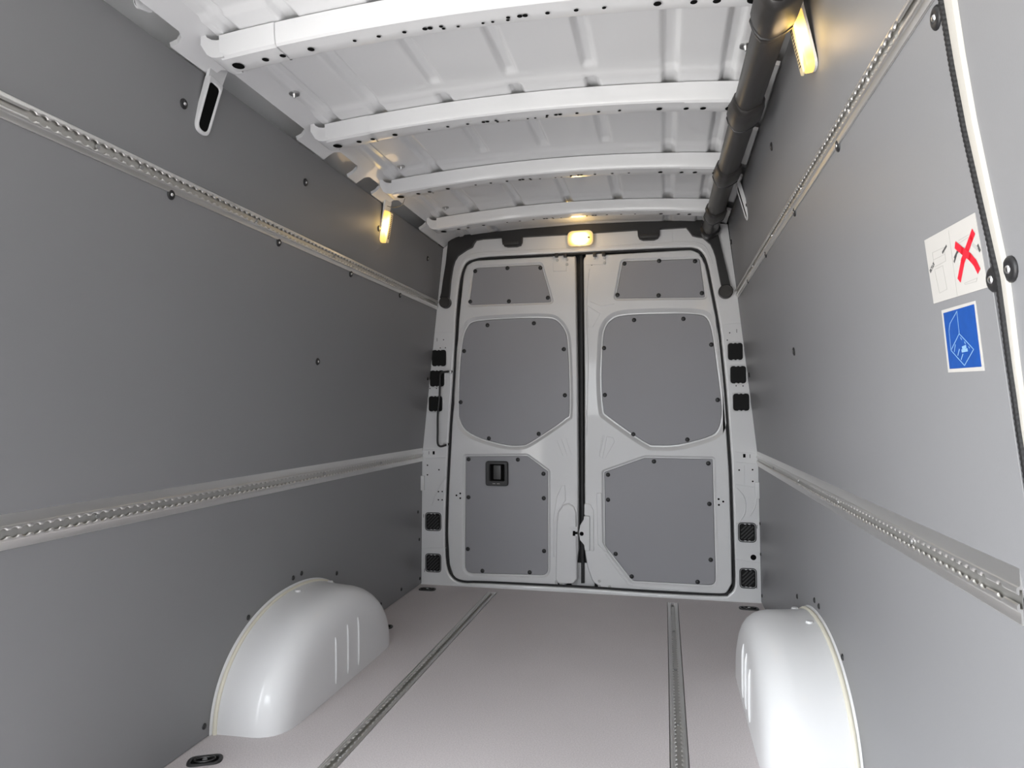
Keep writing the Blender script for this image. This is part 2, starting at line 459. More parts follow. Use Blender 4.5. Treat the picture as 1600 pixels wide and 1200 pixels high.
me = bpy.data.meshes.new('ceiling'); me.from_pydata(verts, [], faces); me.polygons.foreach_set('use_smooth', [True] * len(faces)); me.materials.append(WHITE)
ceiling = bpy.data.objects.new('ceiling', me); COL.objects.link(ceiling); WLOC['ceiling'] = Vector((0, 0, 0))
struct(ceiling, 'white painted roof sheet with pressed ribs between the crossbeams')
# outer roof so that no daylight leaks in
bm = B(); box(bm, (-.80, YF - .03, 1.99), (.80, .12, 2.0)); obj('outer_roof', bm, WHITE, ceiling, 0)
def stud(x, y):
    bm = B(); z = roof_z(x, y)
    tube(bm, [(x, y, z + .002), (x, y, z - .003)], .016, 14)
    tube(bm, [(x, y, z - .003), (x, y, z - .014)], .006, 8, radii=[.007, .003])
    return obj('stud', bm, STEEL, ceiling, 40)
for p in [(-0.649, -1.756), (0.652, -1.732), (0.651, -0.929), (0.653, -0.322), (-0.652, -1.957)][:4]: stud(*p)
stud(-.575, -.53); stud(-.575, -1.09)

# ------------------------------------------------------------------ roof crossbeams
BX = .648
def beam_z(x): return 1.884 - .033 * (x / .64) ** 2
def beam_mesh(bm, yb, x0, x1, grow=0.0, n=40):
    g = grow
    prof = [(-.002 - g, .058), (-.001 - g, .030), (.002 - g, .010), (.004 - g, .004 - g * .4), (.010, -g), (.045, .001 - g), (.072, -g), (.080 + g, .004 - g * .4), (.082 + g, .012), (.086 + g, .058)]
    R_ = []
    for i in range(n + 1):
        x = x0 + (x1 - x0) * i / n
        zt = roof_z(.3, yb) ; 
        R_.append([bm.verts.new((x, yb + py, beam_z(x) + (pz if pz < .05 else (1.950 - .034 * (x / .65) ** 2 - .0113 - beam_z(x))))) for py, pz in prof])
    for a, b in zip(R_, R_[1:]):
        for k in range(len(prof) - 1): bm.faces.new((a[k], b[k], b[k + 1], a[k + 1]))
hx = [(-0.633, -2.09), (-0.555, -2.103), (-0.506, -2.107), (-0.427, -2.112), (-0.308, -2.119), (-0.244, -2.121), (-0.177, -2.119), (-0.111, -2.122), (-0.083, -2.118), (-0.043, -2.12), (0.019, -2.126), (0.08, -2.127), (0.124, -2.127)]
hole_x = [(p[0], r) for p, r in zip(hx, (.0155, .009, .008, .009, .005, .0055, .0055, .0065, .005, .004, .004, .0045, .0065))]
names = ['nearest the camera, partly out of frame', 'second from the camera', 'third from the camera', 'last one, just before the rear doors']
for i, yb in enumerate(BEAMS):
    bm = B(); beam_mesh(bm, yb, -BX, BX); fixn(bm)
    b = tag(obj('roof_crossbeam', bm, WHITE, None, 30), 'white roof crossbeam with drilled underside, ' + names[i], 'roof beam', 'white roof crossbeams')
    for s in (-1, 1):
        bm = B(); beam_mesh(bm, yb, s * .50, s * (BX + .006), .0022, 12)
        obj('end_bracket', bm, WHITE, b, 30)
        if True:                                 # foot turning down on to the cant rail
            bm = B()
            zt = beam_z(BX)
            for (xa, za, wa), (xb, zb, wb) in (((BX - .004, zt + .0005, 0), (BX + .014, zt - .001, .001)), ((BX + .014, zt - .001, .001), (BX + .028, zt + .001, .002)), ((BX + .028, zt + .001, .002), (BX + .040, zt + .008, .004)), ((BX + .040, zt + .008, .004), (BX + .054, zt + .032, .010))):
                v = [(s * xa, yb - wa, za), (s * xb, yb - wb, zb), (s * xb, yb + .084 + wb, zb), (s * xa, yb + .084 + wa, za)]
                lo = [bm.verts.new(q) for q in v]; hi = [bm.verts.new((q[0], q[1], q[2] + .045)) for q in v]
                bm.faces.new(lo)
                bm.faces.new((lo[0], lo[1], hi[1], hi[0])); bm.faces.new((lo[3], lo[2], hi[2], hi[3]))
            obj('foot', bm, WHITE, b, 50)
    for xx, r in hole_x:
        for s in (-1, 1):
            if abs(xx) > .02 or s > 0:
                hole_shade(b, (s * xx, yb + .047 + (.010 if r < .005 else 0), beam_z(xx) - .0014 - (.0012 if abs(xx) > .5 else 0)), (0, 0, -1), r)

# ------------------------------------------------------------------ cant rails (between roof skin and side boards)
def cant(s, zb, xb, notches, nm, label):
    top = (.655, 1.919); bot = (xb, zb)
    def g(y, t, h=0):
        return Vector((s * (top[0] + (bot[0] - top[0]) * (1 - t)), y, top[1] + (bot[1] - top[1]) * (1 - t) + .012 * math.sin(PI * t) - h * 1.0))
    ctr = [Vector((YF, 1)), Vector((YF, 0))]
    for a, b_, t in notches:
        ctr += [Vector((a, 0)), Vector((a + .008, t * .7)), Vector((a + .03, t)), Vector((b_ - .02, t)), Vector((b_ - .002, t * .8)), Vector((b_ + .004, t * .4)), Vector((b_ - .004, 0))]
    ctr += [Vector((.02, 0)), Vector((.02, 1))]
    # subdivide long top/bottom edges is not needed: the sheet is straight along y; add an inner row for the bulge
    bm = B()
    loops = plate(bm, ctr, [], lambda u, v: g(u, v))
    # bend: split by t
    for t in (.25, .5, .75):
        geom = list(bm.verts) + list(bm.edges) + list(bm.faces)
        p = Vector((s * (top[0] + (bot[0] - top[0]) * (1 - t)), 0, 0))
        bmesh.ops.bisect_plane(bm, geom=geom, plane_co=p, plane_no=(1, 0, 0))
    for v in bm.verts:
        t = 1 - (abs(v.co.x) - top[0]) / (bot[0] - top[0])
        v.co.z = top[1] + (bot[1] - top[1]) * (1 - t) + .010 * math.sin(PI * min(1, max(0, t)))
    edge = [e for e in bm.edges if e.is_boundary]
    r = bmesh.ops.extrude_edge_only(bm, edges=edge)
    for v in [q for q in r['geom'] if isinstance(q, bmesh.types.BMVert)]:
        v.co.z += .012; v.co.x += s * .004
    o = obj(nm, bm, WHITE, None, 40)
    return struct(o, label), g
trimL, gL = cant(-1, 1.866, .761, [(-2.42, -2.14, .34), (-1.99, -1.545, .34), (-1.365, -1.172, .46), (-1.10, -.952, .42), (-.80, -.38, .40)], 'trim_2', 'white cant rail with cut-outs above the left wall board')
trimR, gR = cant(1, 1.905, .752, [(-2.42, -2.20, .4), (-1.86, -1.62, .5), (-1.33, -1.17, .5), (-.85, -.70, .5), (-.36, -.22, .5)], 'trim_3', 'white cant rail beside the dark duct above the right wall board')
# hanging tab with a slot at the top left corner of the picture
bm = B()
c = resample_round([(-2.31, 1.913), (-2.177, 1.996), (-2.246, 1.889), (-2.291, 1.875)], .012)
slab(bm, c, lambda u, v, h: Vector((-.735 - .06 * (1.86 - v) + h, u, v)), .004, .001)
fixn(bm); tb = obj('tab', bm, WHITE, trimL)
hole_shade(tb, [(-.7305, p[0], p[1]) for p in [(-2.29, 1.888)]][0], (1, 0, -.06), .009)
# thin wire at the third beam
bm = B(); tube(bm, catmull([(-.62, -.93, 1.855), (-.65, -.89, 1.835), (-.70, -.86, 1.835), (-.74, -.84, 1.85)], 5, False), .0012, 5)
obj('wire', bm, BLACK, trimL)

# ------------------------------------------------------------------ rear frame, doors
opening = [(-0.691, 1.461), (-0.68, 1.592), (-0.665, 1.695), (-0.648, 1.748), (-0.626, 1.779), (-0.587, 1.793), (-0.5, 1.801), (-0.137, 1.799), (0.251, 1.798), (0.512, 1.795), (0.592, 1.789), (0.63, 1.764), (0.657, 1.703), (0.681, 1.57), (0.71, 1.392), (0.726, 1.216), (0.739, 1.05), (0.751, 0.827), (0.76, 0.629), (0.765, 0.326), (0.768, 0.126), (0.761, 0.062), (0.736, 0.033), (0.693, 0.021), (0.363, 0.018), (-0.031, 0.023), (-0.517, 0.02), (-0.654, 0.017), (-0.716, 0.045), (-0.746, 0.113), (-0.753, 0.269), (-0.746, 0.531), (-0.728, 0.866), (-0.709, 1.131)]
opening = ccw(catmull([(x, max(z, .006)) for x, z in opening], 3))
fo = ccw([(-.889, .0), (-.885, .709), (-.798, 1.543), (-.764, 1.86), (-.70, 1.905), (-.64, 1.925), (-.3, 1.94), (0, 1.945), (.3, 1.94), (.64, 1.925), (.70, 1.91), (.757, 1.90), (.798, 1.543), (.885, .709), (.889, 0)])
bm = B()
og = offset(opening, .012)
loops = plate(bm, fo, [og], lambda u, v: Vector((u, 0, v)))
l = ring(bm, loops[1], offset(opening, .009), lambda u, v: Vector((u, 0, v)))
l = ring(bm, l, offset(opening, .003), lambda u, v: Vector((u, .003, v)))
l = ring(bm, l, opening, lambda u, v: Vector((u, .010, v)))
l = ring(bm, l, offset(opening, .001), lambda u, v: Vector((u, .060, v)))
fixn(bm)
frame = struct(obj('trim_4', bm, WHITE, None, 30), 'white rear door frame with pillars and header')
# door seal; black sheet added behind to darken gaps and stop daylight
bm = B(); op3 = offset(opening, -.004)
tube(bm, [Vector((p.x, .016, p.y)) for p in op3] + [Vector((op3[0].x, .016, op3[0].y))], .0068, 8, False)
obj('door_seal', bm, RUBBER, frame, 60)
bm = B(); box(bm, (-.97, .085, -.06), (.97, .105, 2.02)); obj('added_dark_backing', bm, RUBBER, frame, 0)

G0 = rear(0.0)
def pad(parent, name, contour, h, m=WHITE, y0=0.0, bev=.0015, base=0.0, holes=()):
    bm = B(); slab(bm, contour, rear(y0), h, bev, holes=holes, base=base); fixn(bm)
    return obj(name, bm, m, parent, 40)
def rect(c, r=.006): return resample_round(c, r, 4)
def lineridge(parent, pts, r=.0022, y0=0.0, name='pressed_line', m=WHITE):
    bm = B(); tube(bm, [Vector((p[0], y0, p[1])) for p in pts], r, 6); return obj(name, bm, m, parent, 80)

# pillar grilles: rounded black pad coloured like a shaded recess, with diagonal slats and white clip nibs
def grille(c, slats, y0=0.0):
    c = [Vector(q) for q in c]
    o = pad(frame, 'vent_grille', resample_round(c, .016, 5), .003, HOLE2, y0, .001)
    x0 = min(q.x for q in c); x1 = max(q.x for q in c); z0 = min(q.y for q in c); z1 = max(q.y for q in c)
    cx, cz = (x0 + x1) / 2, (z0 + z1) / 2
    bm = B()
    lip = resample_round([(x0 - .004, z0 - .004), (x1 + .004, z0 - .004), (x1 + .004, z1 + .004), (x0 - .004, z1 + .004)], .019, 5)
    tube(bm, [Vector((p.x, -.001, p.y)) for p in lip] + [Vector((lip[0].x, -.001, lip[0].y))], .0024, 6, False)
    obj('rim', bm, WHITE if not slats else BLACK, o, 80)
    if slats:
        for k in range(-3, 4):
            d = k * .0135; w = (x1 - x0) / 2 - .008; hgt = (z1 - z0) / 2 - .008
            pts = []
            for t in (-1, 1):
                # line z - cz = (x - cx) + d*1.4 clipped to the box
                pass
            lo = max(-w, -hgt - d * 1.4); hi = min(w, hgt - d * 1.4)
            if hi - lo < .008: continue
            bm = B()
            a = Vector((cx + lo, 0, cz + lo + d * 1.4)); b_ = Vector((cx + hi, 0, cz + hi + d * 1.4))
            n = Vector((-1, 0, 1)).normalized() * .0028
            vs = [a + n, b_ + n, b_ - n, a - n]
            lo_ = [bm.verts.new((q.x, -.003, q.z)) for q in vs]; hi_ = [bm.verts.new((q.x, -.0075, q.z)) for q in vs]
            bm.faces.new(hi_)
            for i in range(4): bm.faces.new((lo_[i - 1], lo_[i], hi_[i], hi_[i - 1]))
            fixn(bm); obj('slat', bm, SLATM, o, 0)
    for dx, dz in ((-.010, 1), (.010, 1), (-.010, -1), (.010, -1)):
        bm = B(); zz = (z1 - .003 if dz > 0 else z0 - .001)
        bbox_bevel(bm, (cx + dx - .005, -.0055, zz), (cx + dx + .005, -.002, zz + .004), .0008, 1)
        obj('clip', bm, WHITE, o)
SLATM = mat('slat_plastic', (0.05, 0.05, 0.05), 0.4)
def rc(l): return [(l[0][0], l[0][1]), (l[1][0], l[0][1]), (l[1][0], l[1][1]), (l[0][0], l[1][1])]
for r_, sl in (([(-0.829, 1.293), (-0.746, 1.202)], 0), ([(-0.84, 1.179), (-0.757, 1.089)], 0), ([(-0.847, 1.036), (-0.768, 0.951)], 0), ([(-0.861, 0.388), (-0.779, 0.299)], 1), ([(-0.86, 0.163), (-0.779, 0.073)], 1),
               ([(0.749, 1.293), (0.821, 1.206)], 0), ([(0.759, 1.176), (0.835, 1.088)], 0), ([(0.77, 1.037), (0.848, 0.95)], 0), ([(0.79, 0.387), (0.865, 0.301)], 1), ([(0.793, 0.162), (0.864, 0.074)], 1)):
    grille(rc(r_), sl)
# drilled holes in the pillars, black discs for their shade
for p in [(-0.78, 1.304), (-0.75, 1.304), (-0.84, 1.079), (-0.802, 1.079), (-0.854, 0.653), (-0.854, 0.6), (-0.787, 0.629), (-0.79, 0.509), (-0.768, 0.51), (-0.79, 0.464), (-0.768, 0.464), (0.715, 1.304), (0.747, 1.308), (0.786, 1.076), (0.819, 1.075), (0.794, 0.653), (0.858, 0.656), (0.858, 0.598), (-0.761, 1.349), (0.759, 1.345)]:
    hole_shade(frame, (p[0], 0, p[1]), (0, -1, 0), .0042 if p[1] < .75 else .0032)
for p in [(-0.818, 0.722), (0.82, 0.725)]: pad(frame, 'slot', rect([(p[0] - .006, p[1] - .009), (p[0] + .006, p[1] - .009), (p[0] + .006, p[1] + .009), (p[0] - .006, p[1] + .009)], .001), .0006, HOLE, 0, .0002)  # thin black pads coloured as the shade in pillar slots
for p in [(-0.846, 0.722), (0.847, 0.723), (-0.799, 1.35), (0.793, 1.354), (-0.876, 0.373), (-0.87, 0.075), (0.875, 0.374), (0.869, 0.078)]: pad(frame, 'slot', rect([(p[0] - .0012, p[1] - .009), (p[0] + .0012, p[1] - .009), (p[0] + .0012, p[1] + .009), (p[0] - .0012, p[1] + .009)], .0005), .0006, HOLE, 0, .0002)
hole_shade(frame, [(p[0], 0, p[1]) for p in [(0.855, 0.222)]][0], (0, -1, 0), .014)
# pressed joints and swages of the pillars
for a in ([(-0.877, 0.737), (-0.746, 0.742)], [(-0.876, 0.691), (-0.746, 0.697)], [(0.777, 0.744), (0.875, 0.736)], [(0.777, 0.693), (0.874, 0.685)], [(-0.887, 0.197), (-0.746, 0.203)], [(0.766, 0.211), (0.884, 0.195)], [(-0.799, 1.396), (-0.698, 1.386)], [(0.728, 1.388), (0.812, 1.392)], [(0.819, 0.677), (0.818, 0.579)], [(0.778, 0.581), (0.881, 0.567)]):
    lineridge(frame, a, .0018)
for a in ([(-0.746, 0.591), (-0.772, 0.552), (-0.798, 0.509), (-0.827, 0.431)], [(0.781, 0.565), (0.817, 0.515), (0.819, 0.445), (0.794, 0.4), (0.775, 0.386)], [(0.878, 0.558), (0.868, 0.478), (0.843, 0.427)]):
    lineridge(frame, catmull(a, 5, False), .003)
# header pressings: long bead above the doors
lineridge(frame, catmull([(-0.676, 1.724), (-0.646, 1.798), (-0.595, 1.82), (-0.496, 1.826), (-0.137, 1.823), (0.251, 1.822), (0.529, 1.823), (0.615, 1.811), (0.655, 1.776), (0.68, 1.702)], 5, False), .0035, .002)
for a in ([(-0.547, 1.889), (-0.547, 1.832)], [(0.484, 1.896), (0.484, 1.826)]): lineridge(frame, a, .0012)
# triangular bolt heads over the hinges
for p in [(-0.119, 1.798), (-0.074, 1.796), (0.083, 1.797), (0.124, 1.799)]:
    pass

# rear black cable duct: header band, two arms ending in round caps
K = rear(-.002)
duct_l = [(-0.721, 1.936), (-0.73, 1.886), (-0.743, 1.772), (-0.76, 1.673), (-0.769, 1.609), (-0.777, 1.58), (-0.725, 1.564), (-0.721, 1.599), (-0.714, 1.678), (-0.702, 1.749), (-0.691, 1.784), (-0.673, 1.811), (-0.623, 1.841), (-0.59, 1.855), (-0.581, 1.874), (-0.568, 1.891), (-0.53, 1.896), (-0.423, 1.897), (-0.421, 1.869), (-0.41, 1.85), (-0.392, 1.844), (-0.339, 1.843), (-0.317, 1.849), (-0.309, 1.866), (-0.307, 1.894), (-0.062, 1.893), (0.077, 1.893), (0.305, 1.894), (0.307, 1.864), (0.315, 1.846), (0.334, 1.838), (0.39, 1.837), (0.409, 1.844), (0.419, 1.86), (0.42, 1.892), (0.552, 1.892), (0.564, 1.875), (0.583, 1.847), (0.608, 1.839), (0.633, 1.834), (0.67, 1.799), (0.683, 1.769), (0.694, 1.733), (0.706, 1.662), (0.718, 1.593), (0.724, 1.567), (0.767, 1.571), (0.763, 1.591), (0.75, 1.654), (0.738, 1.71), (0.724, 1.776), (0.711, 1.839), (0.696, 1.896)]
duct_l += [(.66, 1.925), (.3, 1.938), (0, 1.942), (-.3, 1.938), (-.64, 1.925)]
bm = B(); slab(bm, duct_l, K, .022, .003); fixn(bm)
duct = tag(obj('cable_duct', bm, BLACK, None, 40), 'black plastic cable cover arching over the rear doors, ending in two round caps', 'cable cover')
for (cx, cz), r in zip([(-0.746, 1.554), (0.741, 1.553)], (.0325, .036)):
    bm = B(); slab(bm, circle(cx, cz, r, 28), K, .032, .004); fixn(bm); cap = obj('end_cap', bm, DUCTM, duct, 40)
    bm = B(); c_ = circle(cx, cz, r * .86, 28); tube(bm, [Vector((p.x, -.034, p.y)) for p in c_ + [c_[0]]], .0015, 5, False); obj('cap_rim', bm, BLACK, cap, 80)
for p in [(-0.372, 1.87), (0.364, 1.864)]:
    bm = B(); bbox_bevel(bm, (p[0] - .045, -.029, p[1] - .014), (p[0] + .045, -.023, p[1] + .004), .002); obj('tab', bm, DUCTM, duct)

# ---- doors
DY = .022
def door(name, label, outer, panels, kind):
    bm = B(); outer = ccw(outer); f = rear(DY)
    holes_ = []; conts = []
    for c, rim, dep in panels:
        c = ccw(c); conts.append((c, rim, dep)); holes_.append(offset(c, rim + .002))
    loops = plate(bm, offset(outer, -.008), holes_, lambda u, v: f(u, v))
    l = ring(bm, loops[0], offset(outer, -.007), lambda u, v: f(u, v))
    l = ring(bm, l, offset(outer, -.004), lambda u, v: f(u, v, -.0025))
    l = ring(bm, l, offset(outer, -.001), lambda u, v: f(u, v, -.009))
    l = ring(bm, l, outer, lambda u, v: f(u, v, -.05))
    for (c, rim, dep), lp in zip(conts, loops[1:]):
        l = ring(bm, lp, offset(c, rim), lambda u, v: f(u, v))
        l = ring(bm, l, offset(c, rim * .82), lambda u, v: f(u, v, -dep * .12))
        l = ring(bm, l, offset(c, rim * .40), lambda u, v: f(u, v, -dep * .75))
        l = ring(bm, l, offset(c, rim * .18), lambda u, v: f(u, v, -dep * .97))
        l = ring(bm, l, offset(c, -.003), lambda u, v: f(u, v, -dep))
        l = ring(bm, l, offset(c, -.003), lambda u, v: f(u, v, -dep - .02))
    fixn(bm)
    d = struct(obj(name, bm, WHITE, None, 28), label)
    ps = []
    for c, rim, dep in conts:
        bm = B(); slab(bm, offset(c, -.0045), rear(DY + dep + .004), .004, .001); fixn(bm)
        ps.append(obj('lining_panel', bm, GREY_D, d, 30))
    return d, ps
def screws(panel, dep, pts):
    for x, z in pts: inst('screw', DSCREW, panel, frame_from_normal((x, DY + dep - .0002, z), (0, -1, 0)))
outL = resample_round([(-0.025, 1.787), (-0.018, 1.123), (-0.018, 0.552), (-0.02, 0.216), (-0.035, 0.114), (-0.071, 0.039), (-0.102, 0.024), (-0.66, 0.018), (-0.712, 0.037), (-0.737, 0.109), (-0.747, 0.266), (-0.741, 0.529), (-0.723, 0.865), (-0.704, 1.132), (-0.682, 1.463), (-0.656, 1.709), (-0.637, 1.766), (-0.589, 1.792), (-0.14, 1.793)], [.004, 0, 0, .05, .05, .03, .01, .03, .03, .03, 0, 0, 0, 0, 0, .03, .03, .03, .01])
UL = resample_round([(-0.596, 1.752), (-0.212, 1.752), (-0.152, 1.538), (-0.626, 1.539)], [.030, .018, .014, .014])
ML = catmull([(-0.603, 1.451), (-0.511, 1.46), (-0.347, 1.464), (-0.187, 1.46), (-0.128, 1.441), (-0.083, 1.382), (-0.069, 1.304), (-0.062, 1.122), (-0.063, 0.942), (-0.082, 0.911), (-0.169, 0.849), (-0.284, 0.776), (-0.337, 0.761), (-0.418, 0.764), (-0.554, 0.798), (-0.644, 0.844), (-0.681, 0.904), (-0.688, 0.97), (-0.681, 1.197), (-0.662, 1.357), (-0.636, 1.421)], 3)
LL = resample_round([(-0.646, 0.705), (-0.295, 0.712), (-0.179, 0.629), (-0.181, 0.071), (-0.65, 0.06)], [.010, .03, .012, .045, .05])
dL, pl = door('door_1', 'left rear door, white with three grey lining panels', outL, [(UL, .010, .009), (ML, .019, .020), (LL, .012, .010)], 0)
screws(pl[0], .009, [(-0.587, 1.731), (-0.403, 1.739), (-0.218, 1.731), (-0.178, 1.566), (-0.395, 1.555), (-0.616, 1.561)])
screws(pl[1], .020, [(-0.52, 1.428), (-0.258, 1.431), (-0.094, 1.285), (-0.09, 1.036), (-0.234, 0.828), (-0.513, 0.802), (-0.675, 1.002), (-0.655, 1.287)])
screws(pl[2], .010, [(-0.626, 0.687), (-0.348, 0.688), (-0.207, 0.614), (-0.206, 0.483), (-0.206, 0.202), (-0.285, 0.085), (-0.548, 0.08), (-0.631, 0.195), (-0.627, 0.478)])
outR = resample_round([(0.016, 1.785), (0.018, 1.122), (0.014, 0.553), (0.013, 0.368), (0.013, 0.21), (0.024, 0.134), (0.051, 0.055), (0.094, 0.024), (0.695, 0.022), (0.729, 0.03), (0.756, 0.082), (0.756, 0.322), (0.751, 0.627), (0.731, 1.051), (0.7, 1.418), (0.649, 1.708), (0.618, 1.769), (0.577, 1.788), (0.183, 1.786)], [.03, 0, 0, 0, .04, .04, .04, .03, .02, .03, .03, 0, 0, 0, 0, .03, .03, .03, .02])
UR = resample_round([(0.222, 1.747), (0.622, 1.741), (0.647, 1.532), (0.183, 1.544)], [.022, .018, .014, .014])
MR = catmull([(0.154, 1.432), (0.199, 1.456), (0.299, 1.463), (0.485, 1.461), (0.605, 1.452), (0.653, 1.429), (0.677, 1.36), (0.697, 1.211), (0.718, 1.014), (0.72, 0.927), (0.699, 0.849), (0.645, 0.812), (0.501, 0.773), (0.39, 0.768), (0.33, 0.784), (0.143, 0.916), (0.113, 0.962), (0.104, 1.12), (0.109, 1.248), (0.116, 1.35), (0.129, 1.398)], 3)
LR = resample_round([(0.116, 0.631), (0.329, 0.709), (0.672, 0.707), (0.679, 0.063), (0.259, 0.065), (0.117, 0.244)], [.012, .03, .010, .04, .02, .02])
dR, pr = door('door_2', 'right rear door, white with three grey lining panels', outR, [(UR, .010, .009), (MR, .024, .020), (LR, .012, .010)], 1)
screws(pr[0], .009, [(0.234, 1.732), (0.414, 1.737), (0.596, 1.726), (0.628, 1.558), (0.409, 1.555), (0.196, 1.566)])
screws(pr[1], .020, [(0.281, 1.431), (0.534, 1.429), (0.672, 1.291), (0.699, 1.006), (0.546, 0.802), (0.271, 0.828), (0.124, 1.036), (0.122, 1.286)])
screws(pr[2], .010, [(0.376, 0.688), (0.648, 0.682), (0.65, 0.476), (0.653, 0.194), (0.587, 0.079), (0.256, 0.09), (0.174, 0.203), (0.137, 0.484), (0.138, 0.615)])
for pnl, lb in zip(pl + pr, ['small grey panel at the top of the left door', 'large grey octagonal panel in the middle of the left door', 'grey lower panel with black handle in the left door', 'small grey panel at the top of the right door', 'large grey octagonal panel in the middle of the right door', 'grey lower panel of the right door']):
    pnl['label'] = lb

# inner handle of the left door
hc = [(-0.527, 0.679), (-0.4, 0.544)]
x0, x1, z0, z1 = hc[0][0], hc[1][0], hc[1][1], hc[0][1]
ctr = resample_round([(x0, z0), (x1, z0), (x1, z1), (x0, z1)], .016, 5)
inn = resample_round([(x0 + .026, z0 + .030), (x1 - .022, z0 + .030), (x1 - .022, z1 - .018), (x0 + .026, z1 - .018)], .006, 3)
bm = B(); slab(bm, ctr, rear(.030), .014, .004, holes=[inn]); fixn(bm)
hnd = obj('door_handle', bm, BLACK, dL, 40); hnd['label'] = 'black plastic inner door handle'
pad(hnd, 'recess', inn, .002, HOLE, .030, .0005)
bm = B(); bbox_bevel(bm, (x0 + .045, .019, z0 + .036), (x1 - .040, .029, z1 - .022), .003); obj('grip', bm, SLATM, hnd)
for k in (-1, 1):
    bm = B(); bbox_bevel(bm, ((x0 + x1) / 2 + k * .012 - .010, .0148, z0 + .012), ((x0 + x1) / 2 + k * .012 + .006, .0155, z0 + .015), .0002, 1); obj('mark', bm, PRINT, hnd)

# rubber strip closing the gap between the doors, jamb foot behind it
bm = B(); g_ = [(-0.008, 1.8), (-0.01, 0.753), (-0.012, 0.035), (0.007, 0.036), (0.009, 0.754), (0.013, 1.799)]
slab(bm, g_, rear(.075), .025, .004); fixn(bm); obj('gap_seal', bm, RUBBER, frame, 40)
bm = B(); j_ = [(-0.064, 0.051), (0.059, 0.047)]
bbox_bevel(bm, (j_[0][0], .070, -.01), (j_[1][0], .083, .14), .004); obj('jamb_foot', bm, WHITE, frame, 40)
# latch area of the doors
def dpad(parent, name, pts, h, m=WHITE, r=.004, bev=.0015, seg=4, y0=DY): return pad(parent, name, resample_round(pts, r, seg), h, m, y0, bev)
dpad(dL, 'latch_housing', [(-0.143, 0.059), (-0.136, 0.353), (-0.127, 0.414), (-0.099, 0.455), (-0.068, 0.463), (-0.041, 0.447), (-0.028, 0.417), (-0.027, 0.065), (-0.047, 0.04), (-0.129, 0.036)], .010, r=.018, bev=.006)
dpad(dL, 'pressed_pad', [(-0.154, 0.176), (-0.153, 0.379), (-0.133, 0.499), (-0.105, 0.557), (-0.088, 0.557), (-0.085, 0.476), (-0.127, 0.421), (-0.141, 0.363), (-0.142, 0.177)], .003, r=.006, bev=.0025)
dpad(dL, 'striker_plate', [(-0.066, 0.336), (-0.022, 0.341), (-0.022, 0.291), (-0.066, 0.289)], .003, y0=DY - .010, r=.002)
dpad(dL, 'striker', [(-0.047, 0.319), (-0.034, 0.319), (-0.034, 0.314), (-0.022, 0.315), (-0.022, 0.303), (-0.034, 0.302), (-0.034, 0.294), (-0.048, 0.293)], .006, HOLE, y0=DY - .010, r=.0003, bev=.0004)
lp = dpad(dR, 'latch_plate', [(0.011, 0.399), (0.043, 0.399), (0.041, 0.214), (0.014, 0.216), (0.01, 0.246), (-0.011, 0.271), (-0.017, 0.311), (-0.01, 0.348), (0.009, 0.379)], .010, r=.008, bev=.003)
hole_shade(lp, [(p[0], DY - .0102, p[1]) for p in [(-0.001, 0.305)]][0], (0, -1, 0), .011)
dpad(dR, 'latch_cover', [(0.013, 0.466), (0.045, 0.461), (0.063, 0.428), (0.063, 0.214), (0.041, 0.214), (0.043, 0.4), (0.012, 0.399)], .006, r=.010, bev=.003)
dpad(dR, 'pressed_pad', [(0.078, 0.52), (0.105, 0.521), (0.109, 0.261), (0.136, 0.215), (0.116, 0.215), (0.082, 0.253)], .004, r=.006, bev=.003)
for a in ([(0.122, 0.202), (0.217, 0.077), (0.266, 0.044), (0.491, 0.036)],): lineridge(dR, catmull(a, 4, False), .0035, DY)
# bracket with bolts at the foot of each door
br = dpad(dL, 'floor_bracket', [(-0.146, 0.052), (-0.103, 0.052), (-0.104, 0.024), (-0.146, 0.023)], .004, STEEL, r=.001, bev=.0008)
hole_shade(br, [(p[0], DY - .004, p[1]) for p in [(-0.126, 0.039)]][0], (0, -1, 0), .006)
STL = bpy.data.meshes.new('bolt')
bm = B(); tube(bm, [(0, 0, 0), (0, 0, .004)], .007, 8, radii=[.008, .0065]); bm.to_mesh(STL); bm.free(); STL.materials.append(STEEL)
for x, z in [(0.089, 0.059), (0.089, 0.034), (0.142, 0.034)]: inst('bolt', STL, dR, frame_from_normal((x, DY, z), (0, -1, 0)))
# check-strap brackets at the top of the gap
for d_, s_pts, bolts, tri in ((dL, [(-0.145, 1.797), (-0.074, 1.793), (-0.074, 1.703), (-0.147, 1.706)], [(-0.123, 1.766), (-0.07, 1.767), (-0.071, 1.741)], [(-0.126, 1.795), (-0.078, 1.792)]), (dR, [(0.03, 1.791), (0.135, 1.789), (0.138, 1.73), (0.033, 1.732)], [(0.076, 1.768), (0.13, 1.765), (0.13, 1.739)], [(0.08, 1.787), (0.127, 1.788)])):
    br = dpad(d_, 'strap_bracket', s_pts, .0022, WHITE, r=.003, bev=.001)
    for x, z in bolts: inst('bolt', STL, br, frame_from_normal((x, DY - .0022, z), (0, -1, 0)))
    for x, z in tri:
        bm = B(); bbox_bevel(bm, (x - .009, -.004, z - .016), (x + .009, DY - .003, z + .004), .003); obj('buffer', bm, BLACK, br)
